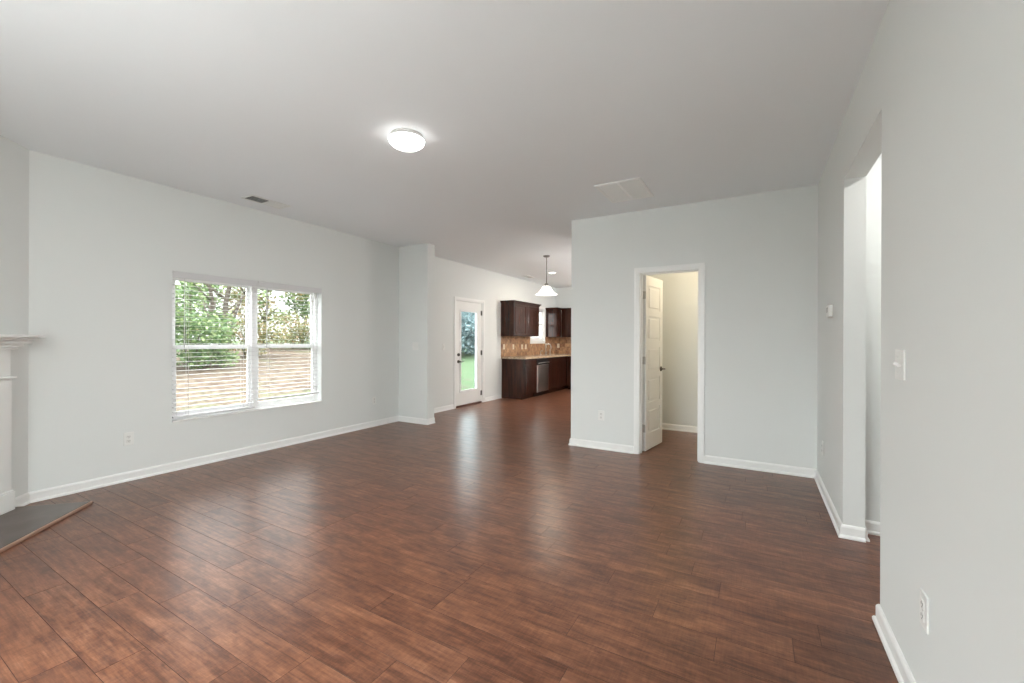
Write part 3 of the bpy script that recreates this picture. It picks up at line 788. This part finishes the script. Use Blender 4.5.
def can(x, y, label):
    t = thing('recessed_light', label, 'ceiling light', (x, y, H), 0)
    bm = bmesh.new(); lathe(bm, [(0.070, -0.001), (0.070, -0.004), (0.088, -0.005), (0.095, -0.001), (0.070, -0.001)], 40); obj('trim_ring', bm, M['trim'], t)
    bm = bmesh.new(); lathe(bm, [(0, -0.003), (0.069, -0.003), (0.069, -0.001), (0, -0.001)], 40); obj('lens', bm, M['can'], t)
can(-3.85, 8.39, 'lit recessed ceiling light in the kitchen behind the pendant lamp')

# ------------------------------------------------------------------ fireplace
FM = diag_matrix()
fp = thing('fireplace', 'white corner fireplace mantel with crown moulded shelf at the far left', 'fireplace', tuple(P0), R(-45))
def fbox(*bs, bev=0.003):
    bm = bmesh.new()
    for b in bs: bx(bm, *b, bev=bev)
    return bm
A0, A1 = 0.20, DL-0.20
bm = fbox((0.130, DL-0.130, 0.001, 0.195, 1.283, 1.305), bev=0.004); obj('mantel_shelf', bm, M['trim'], fp)
bm = bmesh.new()
for o, za, zb in ((0.155, 1.262, 1.283), (0.130, 1.238, 1.262), (0.100, 1.214, 1.238), (0.080, 1.196, 1.214)):
    e = o-0.05; bx(bm, A0-e+0.035, A1+e-0.035, 0.001, o, za, zb, bev=0.006)
obj('crown_moulding', bm, M['trim'], fp)
bm = fbox((A0+0.02, A1-0.02, 0.001, 0.045, 0.998, 1.196)); bx(bm, A0+0.20, A1-0.20, 0.045, 0.052, 1.03, 1.165, bev=0.004)
obj('frieze_board', bm, M['trim'], fp)
bm = fbox((A0-0.004, A1+0.004, 0.001, 0.066, 0.984, 1.000)); obj('architrave_ledge', bm, M['trim'], fp)
for s in (0, 1):
    a, b = (A0+0.015, A0+0.205) if s == 0 else (A1-0.205, A1-0.015)
    bm = bmesh.new(); bx(bm, a, b, 0.001, 0.048, 0.17, 0.984, bev=0.003)
    bx(bm, a+0.03, b-0.03, 0.048, 0.051, 0.24, 0.92, bev=0.002)
    p = obj('pilaster', bm, M['trim'], fp)
    bm = fbox((a-0.012, b+0.012, 0.001, 0.062, 0.026, 0.158)); bx(bm, a-0.006, b+0.006, 0.001, 0.056, 0.158, 0.172, bev=0.004); obj('plinth_block', bm, M['trim'], p)
bm = fbox((A0+0.205, FB[0], 0.001, 0.020, 0.026, 0.984), (FB[1], A1-0.205, 0.001, 0.020, 0.026, 0.984), (FB[0], FB[1], 0.001, 0.020, FB[3], 0.984), bev=0.001)
obj('slate_surround', bm, M['slate'], fp)
bm = bmesh.new(); a, b = FB[0]+0.01, FB[1]-0.01
bx(bm, a, b, -0.45, -0.43, 0.026, 0.79); bx(bm, a, a+0.02, -0.43, 0.0, 0.026, 0.79); bx(bm, b-0.02, b, -0.43, 0.0, 0.026, 0.79); bx(bm, a, b, -0.43, 0, 0.77, 0.79); bx(bm, a, b, -0.43, 0, 0.026, 0.046)
obj('firebox', bm, M['soot'], fp)
h = thing('hearth', 'dark grey slate hearth with wood edge strip on the floor before the fireplace', 'hearth', tuple(P0), R(-45))
bm = bmesh.new(); bx(bm, 0.154, DL-0.154, 0.005, 0.482, 0.001, 0.0255, bev=0.0015); obj('slate_slab', bm, M['slate'], h)
bm = bmesh.new()
bx(bm, 0.143, DL-0.143, 0.4825, 0.494, 0.001, 0.0235, bev=0.003); bx(bm, 0.143, 0.1535, 0.03, 0.482, 0.001, 0.0235, bev=0.003); bx(bm, DL-0.1535, DL-0.143, 0.03, 0.482, 0.001, 0.0235, bev=0.003)
obj('edge_strip', bm, M['wood_trim'], h)

# ------------------------------------------------------------------ kitchen
def panel_door(bm, w, z0, z1, t=0.019, rail=0.055):
    """raised panel door in local X (0..w), front face at y=-t"""
    bx(bm, 0, rail, -t, 0, z0, z1, bev=0.002); bx(bm, w-rail, w, -t, 0, z0, z1, bev=0.002)
    bx(bm, rail, w-rail, -t, 0, z0, z0+rail, bev=0.002); bx(bm, rail, w-rail, -t, 0, z1-rail, z1, bev=0.002)
    bx(bm, rail, w-rail, -t+0.010, -0.002, z0+rail, z1-rail)
    if w-2*rail > 0.08 and z1-z0-2*rail > 0.08:
        bx(bm, rail+0.022, w-rail-0.022, -t+0.002, -0.004, z0+rail+0.022, z1-rail-0.022, bev=0.006)
def cab(name, label, loc, rotz, w, d, z0, z1, doors, drawers=0, kick=False, crown=False, group=None, panel_front=False):
    """local: x 0..w, front at y=0, body runs to y=d; rotz turns it to its wall"""
    t = thing(name, label, 'cabinet', loc, rotz, group)
    bm = bmesh.new()
    if kick:
        bx(bm, 0, w, 0.0, d, 0.10, z1); bx(bm, 0.0, w, 0.07, d, 0.0, 0.10)
    else: bx(bm, 0, w, 0, d, z0, z1)
    obj('cabinet_body', bm, M['cherry'], t)
    za = 0.115 if kick else z0+0.008
    zb = z1-0.012
    dw = (w-0.012)/doors
    if drawers:
        for i in range(drawers):
            ww = (w-0.012)/drawers
            bm = bmesh.new(); bx(bm, 0, ww-0.006, -0.019, 0, zb-0.15, zb, bev=0.004)
            bx(bm, 0.03, ww-0.036, -0.022, -0.017, zb-0.125, zb-0.025, bev=0.002)
            dr = obj('drawer', bm, M['cherry'], t, (0.009+i*ww, 0, 0))
        zb -= 0.158
    for i in range(doors):
        bm = bmesh.new(); panel_door(bm, dw-0.006, za, zb)
        obj('door', bm, M['cherry'], t, (0.009+i*dw, 0, 0))
    if crown:
        bm = bmesh.new()
        for o, a, b in ((0.012, -0.012, 0.010), (0.026, 0.010, 0.028), (0.040, 0.028, 0.044)):
            bx(bm, -o, w+o if crown == 2 else w, -o-0.019, d, z1+a, z1+b, bev=0.003)
        obj('crown_moulding', bm, M['cherry'], t)
    return t
RK = R(90)    # faces +X (on the left wall): local +X -> +Y, local +Y -> -X
UZ0, UZ1 = 1.368, 2.10
G = 'dark cherry kitchen cabinets'
cab('wall_cabinet', 'dark cherry two door wall cabinet left of the kitchen window', (-4.594, 7.985, 0), RK, 1.255, 0.302, UZ0, UZ1, 2, crown=2, group=G)
cab('wall_cabinet', 'narrow dark wall cabinet right of the kitchen window, its side catching window light', (-4.594, 10.285, 0), RK, 0.29, 0.302, UZ0, UZ1, 1, crown=1, group=G)
cab('wall_cabinet', 'dark cherry wall cabinet on the rear kitchen wall, partly behind the closet wall', (-4.574, 10.595, 0), 0, 0.92, 0.304, UZ0, UZ1, 3, crown=1, group=G)
BX = -4.312
cab('base_cabinet', 'dark base cabinet at the end of the counter by the exterior door', (BX, 8.025, 0), RK, 0.535, 0.584, 0, 0.868, 1, 1, kick=True, group=G)
cab('base_cabinet', 'dark sink base cabinet right of the dishwasher', (BX, 9.165, 0), RK, 1.09, 0.584, 0, 0.868, 2, 2, kick=True, group=G)
cab('base_cabinet', 'dark base cabinet in the rear kitchen corner, partly behind the closet wall', (BX+0.012, 10.30, 0), 0, 1.2, 0.595, 0, 0.868, 2, 2, kick=True, group=G)
bm = bmesh.new(); bx(bm, -4.895, BX, 10.257, 10.895, 0.10, 0.868); bx(bm, -4.895, BX-0.07, 10.257, 10.895, 0.0, 0.10)
tag(obj('corner_cabinet', bm, M['cherry']), 'blind dark corner cabinet between the sink cabinet and the rear run', 'cabinet', G)
# dishwasher
t = thing('dishwasher', 'stainless steel dishwasher with black control strip between the base cabinets', 'dishwasher', (BX, 8.565, 0), RK)
bm = bmesh.new(); bx(bm, 0, 0.594, 0.0, 0.56, 0.10, 0.864); bx(bm, 0.01, 0.584, 0.06, 0.5, 0.0, 0.10); obj('tub_body', bm, M['black'], t)
bm = bmesh.new(); bx(bm, 0.004, 0.590, -0.030, 0, 0.105, 0.715, bev=0.006); obj('door', bm, M['steel'], t)
bm = bmesh.new(); bx(bm, 0.004, 0.590, -0.026, 0, 0.722, 0.862, bev=0.004); obj('control_panel', bm, M['black'], t)
bm = bmesh.new()
tube(bm, [(0.05, -0.030, 0.755), (0.05, -0.062, 0.765), (0.10, -0.070, 0.768), (0.30, -0.074, 0.770), (0.50, -0.070, 0.768), (0.545, -0.062, 0.765), (0.545, -0.030, 0.755)], 0.010)
obj('handle', bm, M['steel'], t)
# worktop (L shaped)
bm = bmesh.new()
bx(bm, -4.895, -4.272, 7.990, 10.26, 0.870, 0.908, bev=0.005)
bx(bm, -4.895, -3.08, 10.262, 10.897, 0.870, 0.908, bev=0.005)
tag(obj('granite_worktop', bm, M['granite']), 'speckled beige granite worktop along the kitchen wall and corner', 'countertop')
# backsplash
bm = bmesh.new(); bx(bm, XL+0.0005, XL+0.010, 7.99, W2[0]-0.056, 0.909, UZ0-0.001)
bx(bm, XL+0.0005, XL+0.010, W2[0]-0.056, W2[1]+0.056, 0.909, W2[2]-0.077); bx(bm, XL+0.0005, XL+0.010, W2[1]+0.056, YK-0.010, 0.909, UZ0-0.001)
bx(bm, XL+0.010, -3.1, YK-0.010, YK-0.0005, 0.909, UZ0-0.001)
struct('trim_2', bm, M['tiles'])
for y, z, lb in ((8.10, 1.13, 'ivory outlet on the backsplash at the end nearest the exterior door'), (8.52, 1.125, 'ivory outlet on the backsplash, second from the exterior door'),
              (8.94, 1.12, 'ivory outlet on the backsplash, left of a close pair under the cabinet'), (9.13, 1.12, 'ivory outlet on the backsplash just left of the kitchen window')):
    outlet((XL+0.010, y, z), R(90), lb, 'ivory', 'ivory')
outlet((XL+0.010, 10.27, 1.14), R(90), 'ivory outlet on the backsplash just right of the kitchen window', 'ivory', 'ivory')
outlet((-4.80, YK-0.010, 1.13), 0, 'ivory outlet on the backsplash in the rear kitchen corner', 'ivory', 'ivory')
# sink and faucet
t = thing('kitchen_faucet', 'tall arched chrome faucet on the granite worktop below the kitchen window', 'faucet', (-4.79, 10.06, 0.908), 0)
bm = bmesh.new(); lathe(bm, [(0, 0), (0.030, 0), (0.030, 0.006), (0.020, 0.016), (0.018, 0.06), (0.0, 0.062)], 24); obj('base', bm, M['nickel'], t)
bm = bmesh.new(); tube(bm, [(0, 0, 0.05), (0, 0, 0.20)] + [(0.075-0.075*math.cos(a), 0, 0.20+0.075*math.sin(a)) for a in [PI*i/10 for i in range(1, 11)]] + [(0.15, 0, 0.15)], 0.013); obj('spout', bm, M['nickel'], t)
bm = bmesh.new(); tube(bm, [(0.0, 0.018, 0.04), (0, 0.045, 0.045), (0, 0.075, 0.075)], 0.009); obj('lever', bm, M['nickel'], t)
t = thing('soap_dispenser', 'small chrome soap dispenser left of the kitchen faucet', 'soap dispenser', (-4.79, 9.76, 0.908))
bm = bmesh.new(); lathe(bm, [(0, 0), (0.024, 0), (0.022, 0.012), (0.011, 0.02), (0.010, 0.09), (0, 0.09)], 20); obj('stem', bm, M['nickel'], t)
bm = bmesh.new(); tube(bm, [(0, 0, 0.085), (0.01, 0, 0.105), (0.06, 0, 0.10)], 0.009); obj('nozzle', bm, M['nickel'], t)
t = thing('side_sprayer', 'small chrome side sprayer right of the kitchen faucet', 'sprayer', (-4.79, 10.33, 0.908))
bm = bmesh.new(); lathe(bm, [(0, 0), (0.026, 0), (0.024, 0.014), (0.015, 0.03), (0.0, 0.03)], 20); obj('socket', bm, M['nickel'], t)
bm = bmesh.new(); lathe(bm, [(0, 0.03), (0.012, 0.03), (0.014, 0.08), (0.019, 0.12), (0.016, 0.135), (0, 0.138)], 20); obj('spray_head', bm, M['nickel'], t)

# ------------------------------------------------------------------ outdoors
def gz(x): 
    return -0.35 + 0.093*min(14.0, max(0.0, -x-6.2))
bm = bmesh.new()
xs = [-5.06, -6.2, -8, -10, -12, -14, -16, -18, -20.2, -26, -60, -110]; ys = [-40, -20, -8, 0, 8, 16, 28, 45, 90, 140]
grid = [[bm.verts.new((x, y, gz(x))) for y in ys] for x in xs]
for i in range(len(xs)-1):
    for j in range(len(ys)-1): bm.faces.new((grid[i][j], grid[i][j+1], grid[i+1][j+1], grid[i+1][j]))
struct('lawn', bm, M['ground'])
bm = bmesh.new(); v = [bm.verts.new(p) for p in ((-5.05, YN-0.15, -0.4), (30, YN-0.15, -0.4), (30, -60, -0.4), (-5.05, -60, -0.4))]; bm.faces.new(v)
struct('added_bounce_ground', bm, simple('bounce_ground_pale', (0.55, 0.55, 0.54), 0.9, noise=0.1))  # unseen pale ground, added to bounce daylight up to the ceiling

def leaves(blobs, count, size, rng, flat=0.6):
    bm = bmesh.new(); fl = bm.faces.layers.float.new('leaf')
    tot = sum(b[3]**2 for b in blobs)
    for (cx, cy, cz, r) in blobs:
        n = int(count*r*r/tot)
        for _ in range(n):
            d = Vector((rng.gauss(0, 1), rng.gauss(0, 1), rng.gauss(0, 1))).normalized() * r * (rng.random()**0.45)
            p = Vector((cx+d.x, cy+d.y, cz+d.z*0.85))
            q = Matrix.Rotation(rng.uniform(0, 2*PI), 3, 'Z') @ Matrix.Rotation(rng.uniform(-1.1, 1.1), 3, 'X') @ Matrix.Rotation(rng.uniform(-1.1, 1.1), 3, 'Y')
            s = size*rng.uniform(0.6, 1.3)
            vs = [bm.verts.new(p + q @ Vector(c)*s) for c in ((-0.5, 0, 0), (0, -0.28, 0.05), (0.5, 0, 0), (0, 0.28, 0.05))]
            f = bm.faces.new(vs); f[fl] = rng.random()
    return bm
def tree(name, label, x, y, height, stems, blobs, count, size, mat, seed, cat='tree', r0=0.09, group='trees and shrubs behind the house'):
    rng = random.Random(seed); z = gz(x)-0.02
    t = thing(name, label, cat, (x, y, z), 0, group)
    bm = bmesh.new()
    for (dx, dy, h_, rr) in stems:
        pts = []; k = 7
        for i in range(k):
            f = i/(k-1); pts.append((dx*f + rng.uniform(-0.06, 0.06)*(i > 0), dy*f**0.8 + rng.uniform(-0.08, 0.08)*(i > 0), h_*f))
        tube(bm, pts, [rr*(1-0.7*i/(k-1)) for i in range(k)], 8)
        for b in range(6):
            i = rng.randint(2, k-2); p = Vector(pts[i]); a = rng.uniform(0, 2*PI); l = rng.uniform(0.5, 1.3)*height*0.14
            tube(bm, [p, p+Vector((math.cos(a)*l*0.5, math.sin(a)*l*0.5, l*0.4)), p+Vector((math.cos(a)*l, math.sin(a)*l, l*0.95))], [rr*0.4, rr*0.25, rr*0.1], 6)
    obj('trunk', bm, M['bark'], t)
    o = obj('foliage', leaves(blobs, count, size, rng), mat, t)
    return t
def blobset(rng, n, rx, ry, z0, z1, r):
    return [(rng.uniform(-rx, rx), rng.uniform(-ry, ry), rng.uniform(z0, z1), r*rng.uniform(0.6, 1.2)) for _ in range(n)]
rg = random.Random(3)
tree('leafy_tree', 'forked dark trunk tree with sparse leaves seen through the left window half', -16.0, 7.55, 7,
     [(0.4, 0.35, 4.2, 0.12), (0.0, -0.45, 4.0, 0.10), (-0.3, 1.4, 3.6, 0.06)], blobset(rg, 26, 1.6, 2.6, 2.0, 4.2, 0.60), 1500, 0.17, M['leaf_green'], 11)
tree('leafy_tree', 'light green tree at the left edge of the left window half', -15.0, 5.3, 6,
     [(0.1, -0.2, 3.6, 0.08)], blobset(rg, 16, 1.0, 0.9, 1.4, 3.6, 0.6), 1400, 0.17, M['leaf_green'], 12)
for i, (x, y, h_, r_, n_, mt, lb) in enumerate([
    (-14.3, 5.25, 2.0, 0.55, 2600, 'leaf_green', 'bright green shrub low at the left edge of the window view'),
    (-14.8, 6.3, 1.7, 0.50, 2200, 'leaf_green', 'bright green shrub just left of the forked tree'),
    (-17.0, 9.0, 1.5, 0.55, 1800, 'leaf_autumn', 'olive shrub right of the forked tree trunk'),
    (-19.0, 12.2, 1.8, 0.60, 1800, 'leaf_autumn', 'yellow green shrub at the left of the right window half'),
    (-19.2, 14.0, 1.6, 0.62, 1800, 'leaf_green', 'green shrub in the middle of the right window half'),
    (-19.0, 15.8, 1.9, 0.62, 1800, 'leaf_autumn', 'reddish tinged shrub at the right of the right window half'),
    (-19.6, 17.6, 1.7, 0.62, 1600, 'leaf_green', 'green shrub farthest right behind the living room window')]):
    rs = random.Random(50+i)
    tree('shrub', lb, x, y, h_, [(0.2, 0.2, h_*0.8, 0.03), (-0.2, 0.1, h_*0.8, 0.03), (0, -0.25, h_*0.7, 0.03)],
         blobset(rs, 11, 0.7, 0.95, 0.25, h_-0.35, r_), n_, 0.13, M[mt], 60+i, 'shrub')
for i, (x, y, lb) in enumerate([(-21.5, 12.2, 'tall leafy tree behind the left part of the right window half'), (-22.5, 15.0, 'tall leafy tree behind the middle of the right window half'),
                            (-21.8, 17.6, 'tall leafy tree behind the right part of the right window half'), (-24.0, 10.0, 'distant leafy tree behind the window mullion')]):
    rs = random.Random(80+i)
    tree('leafy_tree', lb, x, y, 7, [(0.3, 0.2, 4.2, 0.10), (-0.2, -0.6, 4, 0.08)], blobset(rs, 24, 1.3, 1.7, 1.3, 4.2, 0.72), 2100, 0.22, M['leaf_autumn' if i == 0 else 'leaf_green'], 90+i)
for i, (x, y, lb) in enumerate([(-14.5, 18.6, 'distant tree, haze mixed into its leaf colour, seen through the left of the glazed exterior door'), (-14.6, 21.6, 'distant tree, haze mixed into its leaf colour, seen through the right of the glazed exterior door')]):
    rs = random.Random(120+i)
    tree('evergreen_tree', lb, x, y, 6, [(0.1, 0.1, 2.8, 0.12)], blobset(rs, 40, 1.2, 1.6, 0.5, 2.9, 0.75), 12000, 0.22, M['leaf_haze'], 130+i)
sc.cycles.max_bounces = 10; sc.cycles.diffuse_bounces = 7; sc.cycles.transparent_max_bounces = 12
sc.cycles.sample_clamp_indirect = 6.0
